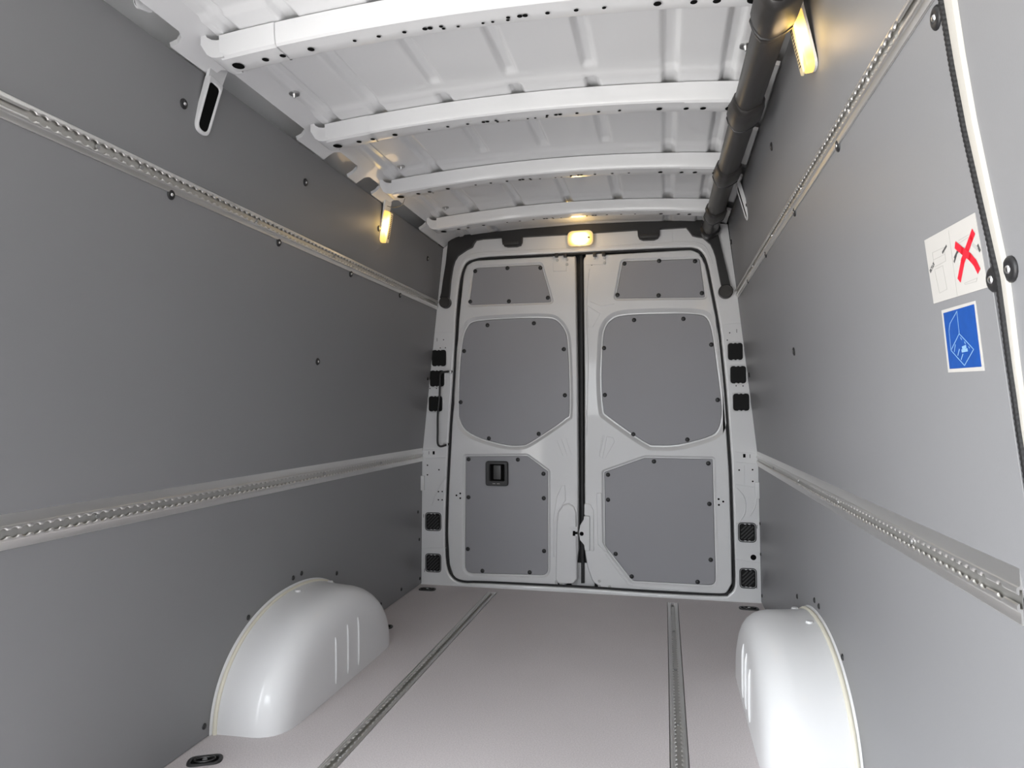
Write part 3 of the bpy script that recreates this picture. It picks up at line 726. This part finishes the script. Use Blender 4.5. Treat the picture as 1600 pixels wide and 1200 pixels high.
# pressed figures: triangle and slots
lineridge(dR, [(0.036, 1.505), (0.037, 1.395)], .002, DY)
for a in ([(0.038, 1.512), (0.104, 1.468), (0.064, 1.398), (0.041, 1.398), (0.036, 1.505)], [(0.052, 1.535), (0.106, 1.509), (0.18, 1.517)], [(0.121, 0.82), (0.094, 0.709)], [(0.134, 0.813), (0.11, 0.702), (0.126, 0.703), (0.174, 0.79), (0.167, 0.81), (0.134, 0.817)], [(0.114, 0.823), (0.093, 0.716), (0.103, 0.706)], [(-0.132, 0.795), (-0.098, 0.71)], [(-0.107, 0.802), (-0.074, 0.71)], [(-0.083, 0.809), (-0.053, 0.717)]):
    lineridge(d_ if a[0][0] > 0 else dL, a, .0016, DY)
for d_, pts in ((dL, [(-0.693, 0.488), (-0.671, 0.499), (-0.671, 0.473)]), (dR, [(0.695, 0.503), (0.717, 0.491), (0.696, 0.474)]), (dL, [(-0.107, 1.732)]), (dR, [(0.062, 1.731)])):
    for x, z in pts: hole_shade(d_, (x, DY, z), (0, -1, 0), .0052 if z < 1 else .0035)
# soft vertical bead on the right door stile
lineridge(dR, catmull([(0.05, 1.711), (0.039, 1.625), (0.031, 1.436), (0.039, 1.231), (0.031, 0.959), (0.03, 0.823)], 5, False), .003, DY + .001)

# grab rod on the left pillar
bm = B()
tube(bm, catmull([(x, y, z) for (x, z), y in zip([(-0.711, 1.172), (-0.736, 1.17), (-0.759, 1.165), (-0.767, 1.151), (-0.768, 1.102), (-0.771, 1.025), (-0.78, 0.933), (-0.781, 0.838), (-0.781, 0.782), (-0.773, 0.763), (-0.758, 0.761), (-0.729, 0.772)], (.0, -.02, -.032, -.04, -.042, -.042, -.042, -.042, -.042, -.038, -.03, .0))], 5, False), .0058, 8)
rod = tag(obj('grab_rod', bm, BLACK, None, 60), 'thin black curved rod fixed to the left rear pillar', 'handle')
for x, z in [(-0.724, 1.171), (-0.744, 0.769)]:
    bm = B(); bbox_bevel(bm, (x - .014, -.016, z - .010), (x + .012, -.0005, z + .008), .003); obj('mount', bm, STEEL, rod)

# ------------------------------------------------------------------ lashing rails
DS = [-.0125, -.0086, -.0078, -.0065, -.0045, -.0018, .0018, .0045, .0065, .0078, .0086]
def rail(o3, ax, wd, nr, length, W, holes_from, holes_to, slot=.0, hf=.003, hc=.0075, hb=.0006, c=.0165, skip=()):
    """o3 origin at one end on the surface, ax direction, wd width direction, nr normal"""
    ax, wd, nr, o3 = Vector(ax), Vector(wd), Vector(nr), Vector(o3)
    ss = [0.0, holes_from - .0001]
    n = int((holes_to - holes_from) / .025)
    es = [.0, .0]
    for k in range(n):
        s0 = holes_from + (k + .5) * .025
        for d in DS:
            ss.append(s0 + d); r = .0103
            es.append(.0055 if abs(d) > .00855 or k in skip else max(.0055, math.sqrt(r * r - d * d)))
    ss.append(length); es.append(.0055); ss[-2] = min(ss[-2], length - .001)
    es[0] = es[1] = .0055
    bm = B(); rows = []
    for s, e in zip(ss, es):
        pr = [(W / 2 + slot * 0, 0), (W / 2, hf * .7), (W / 2 - .001, hf), (c + .002, hf), (c, hf + .001), (c - .001, hc - .001), (c - .003, hc), (e + .0032, hc), (e + .0014, hc - .0007), (e + .0002, hc - .0022), (e, hc - .0034), (.0125, hc - .0036), (.0125, hb)]
        prof = [(a + (slot if a < W / 2 - .002 else 0), b) for a, b in pr] + [(-a + (slot if a < W / 2 - .002 else 0), b) for a, b in pr[::-1]]
        rows.append([bm.verts.new(o3 + ax * s + wd * a + nr * b) for a, b in prof])
    m = len(rows[0])
    for a, b in zip(rows, rows[1:]):
        for k in range(m - 1):
            fc = bm.faces.new((a[k], b[k], b[k + 1], a[k + 1]))
            if 9 <= k <= m - 11: fc.material_index = 1
    bm.faces.new(rows[0]); bm.faces.new(rows[-1][::-1])
    return bm
def rail_obj(label, bm, bolts):
    fixn(bm)
    r = tag(obj('lashing_rail', bm, [ALU, ALU_D], None, 32), label, 'lashing rail', 'aluminium lashing rails')
    for p, n in bolts: inst('bolt', RBOLT, r, frame_from_normal(p, n))
    return r
RBOLT = bpy.data.meshes.new('rail_bolt')
bm = B(); tube(bm, [(0, 0, 0), (0, 0, .0035)], .005, 8, radii=[.0062, .005]); bm.to_mesh(RBOLT); bm.free(); RBOLT.materials.append(STEEL)
for s, side in ((-1, 'left'), (1, 'right')):
    n1 = wall_nrm(s, .70); n2 = wall_nrm(s, 1.5)
    w1 = Vector((0, 1, 0)).cross(n1) * (-s); w2 = Vector((0, 1, 0)).cross(n2) * (-s)
    if w1.z < 0: w1 = -w1
    if w2.z < 0: w2 = -w2
    yl = YD + .01 if s < 0 else -2.560
    hf0 = .05 if s < 0 else .035
    L = -.006 - yl
    p = wall_map(s)(yl, .7125, .0005)
    bm = rail(p, (0, 1, 0), w1, n1, L, .075, hf0, L - .03, -.004, hc=.0075, skip=(1,) if s > 0 else ())
    rail_obj('wide aluminium lashing rail along the %s wall at waist height' % side, bm, [(p + Vector((0, k, 0)) - w1 * .004 + n1 * .0015, n1) for k in (.4, .95, 1.5, 2.05)])
    yl = -2.615 if s < 0 else -2.56
    L = -.008 - yl
    p = wall_map(s)(yl, 1.543, .0005)
    bm = rail(p, (0, 1, 0), w2, n2, L, .050, (.115 if s < 0 else .11), L - .03, .004, hf=.003, hc=.0075, c=.0155)
    rail_obj('narrow aluminium lashing rail high on the %s wall' % side, bm, [(p + Vector((0, k, 0)) + w2 * .004 + n2 * .0015, n2) for k in (.29, .42, .9, 1.4, 1.9)])
    o3 = Vector((s * RAILX, YF + .2, -.0115)); L = -.088 - o3.y
    bm = rail(o3, (0, 1, 0), (1, 0, 0), (0, 0, 1), L, .0485, .1, L - .03, 0, hf=.0125, hc=.0115, hb=.001, c=.0175)
    rail_obj('flush aluminium lashing rail in the floor on the %s side' % side, bm, [((s * RAILX, y, -.0100), (0, 0, 1)) for y in (-.11, -.5, -.95, -1.4, -1.8)])

# ------------------------------------------------------------------ wheel arches
def arch(s, label):
    yc = -1.325
    sec = [(.8885, .462, .330), (.8865, .460, .329), (.884, .452, .321), (.876, .449, .317), (.868, .450, .318), (.862, .449, .316), (.82, .447, .312), (.76, .445, .308), (.735, .440, .302), (.715, .432, .292), (.700, .421, .279), (.688, .406, .262), (.679, .386, .240), (.673, .362, .210), (.670, .330, .170), (.669, .25, .12), (.6687, .12, .05)]
    N = 56; bm = B(); rows = []
    for x, Lh, H in sec:
        row = []
        for k in range(N + 1):
            a = PI * k / N
            e = 2 / 2.15
            c_, s_ = math.cos(a), math.sin(a)
            # front (towards the camera) is longer and flatter, the back steeper
            yy = yc - Lh * math.copysign(abs(c_) ** e, c_)
            zz = H * s_ ** e
            if x < .70:                          # the inner face goes straight down to the floor
                pass
            row.append((x, yy, zz))
        rows.append(row)
    # inner cap: drop every inner ring so the face is vertical: rebuild lower rings as offsets towards the floor
    V = [[bm.verts.new((s * p[0], p[1], p[2])) for p in r] for r in rows]
    for a, b in zip(V, V[1:]):
        for k in range(N): bm.faces.new((a[k], a[k + 1], b[k + 1], b[k]))
    bm.faces.new(V[-1])
    fixn(bm)
    o = tag(obj('wheel_arch', bm, WHITE, None, 50), label, 'wheel arch', 'white wheel arches')
    for yr, z0, z1 in ((-1.425, .03, .185), (-1.335, .03, .20), (-1.25, .03, .20)):
        bm = B()
        pts = []
        n = 8
        for k in range(n + 1):
            z = z0 + (z1 - z0) * k / n
            # inner surface x at this height
            best = .669
            for (xa, La, Ha), (xb, Lb, Hb) in zip(sec, sec[1:]):
                ha = Ha * max(0, 1 - (abs(yr - yc) / La) ** 2.15) ** (1 / 2.15) if abs(yr - yc) < La else 0
                hb = Hb * max(0, 1 - (abs(yr - yc) / Lb) ** 2.15) ** (1 / 2.15) if abs(yr - yc) < Lb else 0
                if hb <= z <= ha: best = xa + (xb - xa) * (ha - z) / max(ha - hb, 1e-6); break
            pts.append((s * (best - .0005), yr, z))
        tube(bm, pts, .006, 8, radii=[.002] + [.0050] * (n - 1) + [.0015])
        obj('pressed_rib', bm, WHITE, o, 80)
    # sealant bead along the wall and two pale plugs on the crown
    bm = B(); pts = []
    for k in range(41):
        a = PI * k / 40; e = 2 / 2.15; c_, s_ = math.cos(a), math.sin(a)
        pts.append((s * .8775, yc - .4515 * math.copysign(abs(c_) ** e, c_),   .3195 * s_ ** e))
    tube(bm, pts, .0065, 6); obj('sealant_bead', bm, CREAM, o, 80)
    for yy in (-1.12, -1.36):
        bm = B(); zz = .318 * (1 - (abs(yy - yc) / .45) ** 2.15) ** (1 / 2.15)
        tube(bm, [(s * .852, yy, zz - .006), (s * .852, yy, zz + .002)], .012, 14, radii=[.013, .010]); obj('plug', bm, WHITE, o, 40)
    return o
arch(-1, 'white glossy wheel arch at the foot of the left wall')
arch(1, 'white glossy wheel arch at the foot of the right wall')

DARKST = mat('dark_steel', (.06, .06, .06), .25, .8)
# ------------------------------------------------------------------ tie-down rings in the floor
def tiedown(x, y, rz, label):
    e = tag(empty('tie_down_ring', (x, y, 0)), label, 'tie-down ring', 'tie-down rings in the floor')
    Rm = Matrix.Rotation(rz, 4, 'Z'); o = Vector((x, y, 0))
    def tr(bm): bmesh.ops.transform(bm, matrix=Matrix.Translation(o) @ Rm, verts=bm.verts)
    bm = B(); c_ = resample_round([(-.046, -.027), (.046, -.027), (.046, .027), (-.046, .027)], .026, 8)
    inn = resample_round([(-.036, -.018), (.036, -.018), (.036, .018), (-.036, .018)], .017, 8)
    slab(bm, c_, lambda u, v, h: Vector((u, v, h)), .005, .002, holes=[inn]); fixn(bm); tr(bm); obj('surround', bm, BLACK, e)
    bm = B(); slab(bm, offset(ccw(inn), .002), lambda u, v, h: Vector((u, v, h)), .001, .0004); fixn(bm); tr(bm); obj('pan', bm, HOLE, e)
    bm = B(); pts = [Vector((.026 * math.cos(a) , .013 * math.sin(a), .0045)) for a in [PI * 2 * k / 24 for k in range(25)]]
    tube(bm, pts, .0035, 7, False); tr(bm); obj('ring', bm, DARKST, e, 80)
    bm = B(); tube(bm, [(0, 0, .001), (0, 0, .007)], .008, 8, radii=[.008, .006]); tr(bm); obj('bolt', bm, STEEL, e, 40)
tiedown(-.806, -1.915, .45, 'black tie-down ring in the floor before the left wheel arch')
tiedown(-.815, -.107, 0, 'black tie-down ring in the floor at the foot of the left rear pillar')
tiedown(.817, -.115, 0, 'black tie-down ring in the floor at the foot of the right rear pillar')
tiedown(-.795, -.745, .2, 'dark tie-down ring peeping out behind the left wheel arch')

# ------------------------------------------------------------------ lamps and lamp brackets
def lamp_frame(top, bot, w, s):
    """matrix: local x = along the van, local y = down the lamp, local z = towards the hold"""
    t, b_ = Vector(top), Vector(bot)
    dn = (b_ - t); L = dn.length; dn.normalize()
    ax = Vector((0, 1, 0)); ax = (ax - dn * ax.dot(dn)).normalized()
    nz = ax.cross(dn)
    if nz.x * s > 0: ax = -ax; nz = -nz
    c_ = (t + b_) / 2
    return Matrix((( ax.x, dn.x, nz.x, c_.x), (ax.y, dn.y, nz.y, c_.y), (ax.z, dn.z, nz.z, c_.z), (0, 0, 0, 1))), L
def tri_slab(parent, name, M, contour, h0, h1, m, bev=.003, holes=()):
    bm = B(); slab(bm, contour, lambda u, v, h: M @ Vector((u, v, h)), h1, bev, holes=holes, base=h0); fixn(bm)
    return obj(name, bm, m, parent, 40)
def side_lamp(top, bot, s, label, lit):
    M, L = lamp_frame(top, bot, .055, s)
    base = M @ Vector((0, L / 2, 0))
    e = tag(empty('interior_lamp' if lit else 'lamp_bracket', base), label, 'lamp' if lit else 'bracket', 'interior lamps' if lit else 'empty lamp brackets')
    hw = .030; hl = L / 2
    rnd = resample_round([(-hw, -hl), (hw, -hl), (hw * .92, hl), (-hw * .92, hl)], [.012, .012, .026, .026], 6)
    inr = resample_round([(-hw + .009, -hl + .016), (hw - .009, -hl + .016), (hw * .92 - .009, hl - .011), (-hw * .92 + .009, hl - .011)], [.012, .012, .018, .018], 6)
    if lit:
        tri_slab(e, 'bracket', M, offset(ccw(rnd), -.004), -.010, -.004, WHITE, .002)
        ln = resample_round([(-hw + .004, -hl + .014), (hw - .004, -hl + .014), (hw * .92 - .004, hl - .004), (-hw * .92 + .004, hl - .004)], [.012, .012, .022, .022], 6)
        o = tri_slab(e, 'lens', M, ln, -.004, .014, GLOW, .005); o['label'] = 'glowing yellow lens'
        # clear frame with a fine grille along the far half of the lens
        u0 = M.to_3x3() @ Vector((1, 0, 0)); sg = 1 if u0.y > 0 else -1
        fr = resample_round([(sg * .002, -hl + .016), (sg * (hw - .002), -hl + .016), (sg * (hw - .002), hl - .008), (sg * .002, hl - .008)], .008, 5)
        gr = tri_slab(e, 'lamp_housing', M, fr, .013, .0175, LAMPF, .002)
        for k in range(14):
            yy = -hl + .028 + k * (L - .050) / 14
            bm = B(); a_, b_ = sorted((sg * .010, sg * (hw - .008)))
            slab(bm, [(a_, yy), (b_, yy), (b_, yy + .0035), (a_, yy + .0035)], lambda u, v, h: M @ Vector((u, v, .0175 + h)), .0004, .0002)
            fixn(bm); obj('grille_slot_shade', bm, HOLE, gr, 0)  # black pad on the housing, slot shade as colour
    else:
        tri_slab(e, 'loop', M, rnd, -.010, .004, WHITE, .003, holes=[inr])
        tri_slab(e, 'opening', M, offset(ccw(inr), .001), -.001, .0005, HOLE, .0004)  # black sheet filling the loop, painted as its shaded opening
    # neck up to the cant rail
    bm = B()
    t = Vector(top); ax = Vector((0, 1, 0))
    slab(bm, [(-.034, -hl - .055), (.034, -hl - .055), (.028, -hl + .014), (-.028, -hl + .014)], lambda u, v, h: M @ Vector((u, v, h)), -.002, .001, base=-.010)
    fixn(bm); obj('neck', bm, WHITE, e, 40)
    return e
side_lamp((-.748, -.812, 1.850), (-.778, -.803, 1.695), -1, 'small lit yellow lamp hanging at the top of the left wall', True)
side_lamp((.737, -1.945, 1.882), (.769, -1.950, 1.722), 1, 'small lit yellow lamp at the top of the right wall beside the dark duct', True)
side_lamp((-.748, -1.985, 1.858), (-.778, -2.005, 1.703), -1, 'empty white oval lamp bracket hanging at the top of the left wall', False)
side_lamp((.7385, -.635, 1.905), (.7790, -.650, 1.742), 1, 'empty white lamp bracket seen edge-on at the top of the right wall', False)
# header lamp
hl_ = [(-0.062, 1.907), (0.078, 1.821)]
x0, x1, z0, z1 = hl_[0][0], hl_[1][0], hl_[1][1], hl_[0][1]
e = tag(empty('interior_lamp', ((x0 + x1) / 2, -.022, z0)), 'lit yellow lamp in the middle of the header above the rear doors', 'lamp', 'interior lamps')
K2 = rear(-.0262)
bm = B(); slab(bm, resample_round([(x0, z0), (x1, z0), (x1, z1), (x0, z1)], .034, 8), K2, .008, .003); fixn(bm); obj('lamp_housing', bm, LAMPF, e)
bm = B(); slab(bm, resample_round([(x0 + .007, z0 + .008), (x1 - .007, z0 + .008), (x1 - .007, z1 - .010), (x0 + .007, z1 - .010)], .030, 8), K2, .017, .008, base=.005); fixn(bm); o = obj('lens', bm, GLOWH, e); o['label'] = 'glowing yellow lens'
bm = B(); bbox_bevel(bm, (x1 - .030, -.0450, (z0 + z1) / 2 - .004), (x1 - .018, -.040, (z0 + z1) / 2 + .005), .001); obj('switch', bm, BLACK, e)
def glow(name, loc, power):
    d = bpy.data.lights.new(name, 'POINT'); d.energy = power; d.color = (1.0, .70, .38); d.shadow_soft_size = .03
    o = bpy.data.objects.new(name, d); COL.objects.link(o); o.location = loc
glow('lamp_glow_left', (-.70, -.83, 1.77), .12)
glow('lamp_glow_right', (.71, -1.99, 1.76), .15)
glow('lamp_glow_header', ((x0 + x1) / 2, -.16, (z0 + z1) / 2), .35)

# ------------------------------------------------------------------ ventilation duct along the right cant rail
def duct_c(y):
    t = (y + 1.976) / 1.95
    return Vector((.678 - .012 * t, y, 1.830 + .035 * max(t, -.3)))
def duct_ring(bm, y, r, seg=16):
    c_ = duct_c(y); out = []
    for k in range(seg):
        a = 2 * PI * (k + .5) / seg
        u, v = math.cos(a), math.sin(a)
        q = (abs(u) ** 3.2 + abs(v) ** 3.2) ** (-1 / 3.2)
        u, v = u * q * r, v * q * r * .92
        ca, sa = math.cos(.45), math.sin(.45)
        out.append(bm.verts.new((c_.x + u * ca - v * sa, y, c_.z + u * sa + v * ca)))
    return out
def duct_piece(spec, close=True):
    bm = B(); rr = [duct_ring(bm, y, r) for y, r in spec]
    for a, b in zip(rr, rr[1:]):
        for k in range(16): bm.faces.new((a[k - 1], a[k], b[k], b[k - 1]))
    if close: bm.faces.new(rr[0][::-1]); bm.faces.new(rr[-1])
    return bm
vd = tag(obj('air_duct', duct_piece([(-4.2, .036), (-3, .036), (-2.0, .036), (-1.0, .036), (-.03, .036)]), DUCTM, None, 50), 'dark plastic duct running along the right edge of the roof', 'duct')
for yb in BEAMS:
    o = obj('collar', duct_piece([(yb - .035, .0365), (yb - .030, .041), (yb - .005, .043), (yb + .02, .047), (yb + .075, .047), (yb + .10, .043), (yb + .125, .041), (yb + .13, .0365)]), DUCTM, vd, 40)
    obj('collar_ring', duct_piece([(yb + .100, .043), (yb + .102, .0455), (yb + .108, .0455), (yb + .110, .043)]), BLACK, o, 40)
    bm = B(); tube(bm, [duct_c(yb + .03) + Vector((-.05, 0, .01)), duct_c(yb + .03) + Vector((-.012, 0, .01))], .006, 8, radii=[.004, .009]); obj('clip', bm, BLACK, o, 60)
bm = duct_piece([(-.10, .037), (-.09, .046), (-.035, .046), (-.028, .040)]); obj('elbow', bm, BLACK, vd, 40)

# ------------------------------------------------------------------ stickers on the right wall
WR = wall_map(1)
def g_st(off): return lambda u, v, h=0: WR(u, v, h + off)
def quad_pt(q, a, b):                            # bilinear position in a sticker: a across, b down
    q = [Vector(p) for p in q]
    return (q[0] * (1 - a) + q[1] * a) * (1 - b) + (q[3] * (1 - a) + q[2] * a) * b
def stroke(parent, name, pts, w, off, m, closed=False):
    P = [Vector(p) for p in pts]; bm = B(); f_ = g_st(off)
    if closed: P = P + [P[0]]
    for a, b in zip(P, P[1:]):
        d = (b - a)
        if d.length < 1e-6: continue
        d.normalize(); n = Vector((-d.y, d.x)) * w / 2; e_ = d * w * .3
        slab_pts = [a - e_ + n, b + e_ + n, b + e_ - n, a - e_ - n]
        lo = [bm.verts.new(f_(p.x, p.y, 0)) for p in slab_pts]; hi = [bm.verts.new(f_(p.x, p.y, .0002)) for p in slab_pts]
        bm.faces.new(hi)
        for i in range(4): bm.faces.new((lo[i - 1], lo[i], hi[i], hi[i - 1]))
    fixn(bm)
    return obj(name, bm, m, parent, 0)
q1 = [(-2.41, 1.22), (-2.584, 1.214), (-2.589, 1.114), (-2.411, 1.12)]
bm = B(); slab(bm, q1, g_st(0), .0008, .0002); fixn(bm)
s1 = tag(obj('sticker', bm, PAPER, None, 0), 'white sticker with two door drawings, one crossed out in red, on the right wall', 'sticker', 'stickers on the right wall')
def S1(l): return l
o1 = .0009
# pixel tracing of the drawn marks, laid on the wall plane
for nm, pts, w, m_, cl in (
    ('drawing', [(-2.434, 1.195), (-2.477, 1.193), (-2.477, 1.173), (-2.434, 1.173)], .0012, PRINT, True),
    ('drawing', [(-2.433, 1.169), (-2.464, 1.169), (-2.467, 1.133), (-2.439, 1.132)], .0010, PRINT, True),
    ('drawing', [(-2.433, 1.184), (-2.478, 1.183)], .0008, PRINT, False),
    ('drawing', [(-2.5, 1.212), (-2.498, 1.118)], .0008, PRINT, False),
    ('drawing', [(-2.527, 1.191), (-2.559, 1.191)], .0012, PRINT, False),
    ('drawing', [(-2.522, 1.187), (-2.556, 1.188), (-2.557, 1.178), (-2.525, 1.178)], .0010, PRINT, True),
    ('drawing', [(-2.526, 1.131), (-2.565, 1.131), (-2.561, 1.127), (-2.527, 1.129)], .0010, PRINT, True),
    ('drawing', [(-2.47, 1.187), (-2.486, 1.193)], .0035, PRINT_D, False),
    ('drawing', [(-2.417, 1.17), (-2.433, 1.178)], .0055, PRINT_D, False),
    ('drawing', [(-2.417, 1.176), (-2.425, 1.171), (-2.429, 1.179), (-2.434, 1.174)], .0022, PRINT, False),
    ('drawing', [(-2.507, 1.171), (-2.518, 1.177), (-2.525, 1.178)], .004, PRINT_D, False),
    ('drawing', [(-2.504, 1.166), (-2.513, 1.173)], .0035, PRINT_D, False),
    ('drawing', [(-2.562, 1.179), (-2.577, 1.168)], .0055, PRINT, False),
    ('drawing', [(-2.58, 1.171), (-2.583, 1.164)], .005, PRINT_D, False)):
    stroke(s1, nm, pts, w, o1, m_, cl)
stroke(s1, 'red_cross', [(-2.572, 1.19), (-2.565, 1.185), (-2.548, 1.173), (-2.531, 1.161), (-2.513, 1.14)], .0105, .0011, RED)['label'] = 'red cross print'
stroke(s1, 'red_cross', [(-2.518, 1.186), (-2.534, 1.175), (-2.554, 1.162), (-2.566, 1.151), (-2.572, 1.141)], .0105, .00135, RED)
q2 = [(-2.436, 1.106), (-2.549, 1.103), (-2.546, 1.008), (-2.428, 1.012)]
bm = B(); slab(bm, q2, g_st(0), .0008, .0002); fixn(bm)
s2 = tag(obj('sticker', bm, PAPER, None, 0), 'blue sticker with white border and line drawing of a loading floor on the right wall', 'sticker', 'stickers on the right wall')
bm = B(); slab(bm, [(-2.442, 1.101), (-2.545, 1.099), (-2.54, 1.014), (-2.436, 1.017)], g_st(.0008), .0003, .0001); fixn(bm); obj('blue_field', bm, BLUE, s2, 0)
o2 = .0012
for nm, pts, w, cl in (('line', [(-2.487, 1.065), (-2.525, 1.039), (-2.489, 1.019), (-2.451, 1.044)], .0013, True), ('line', [(-2.487, 1.065), (-2.49, 1.097), (-2.461, 1.083), (-2.454, 1.073), (-2.451, 1.044)], .0011, False), ('line', [(-2.462, 1.041), (-2.469, 1.051)], .0014, False), ('line', [(-2.472, 1.035), (-2.48, 1.043)], .0018, False), ('line', [(-2.481, 1.028), (-2.489, 1.035)], .0018, False),
                       ('block', [(-2.491, 1.044), (-2.502, 1.045)], .0045, False), ('block', [(-2.488, 1.04), (-2.505, 1.04)], .0045, False), ('dot', [(-2.489, 1.059), (-2.492, 1.056)], .0015, False), ('dot', [(-2.5, 1.052), (-2.502, 1.049)], .0015, False), ('dot', [(-2.511, 1.044), (-2.513, 1.042)], .0015, False)):
    stroke(s2, nm, pts, w, o2, LBLUE, cl)
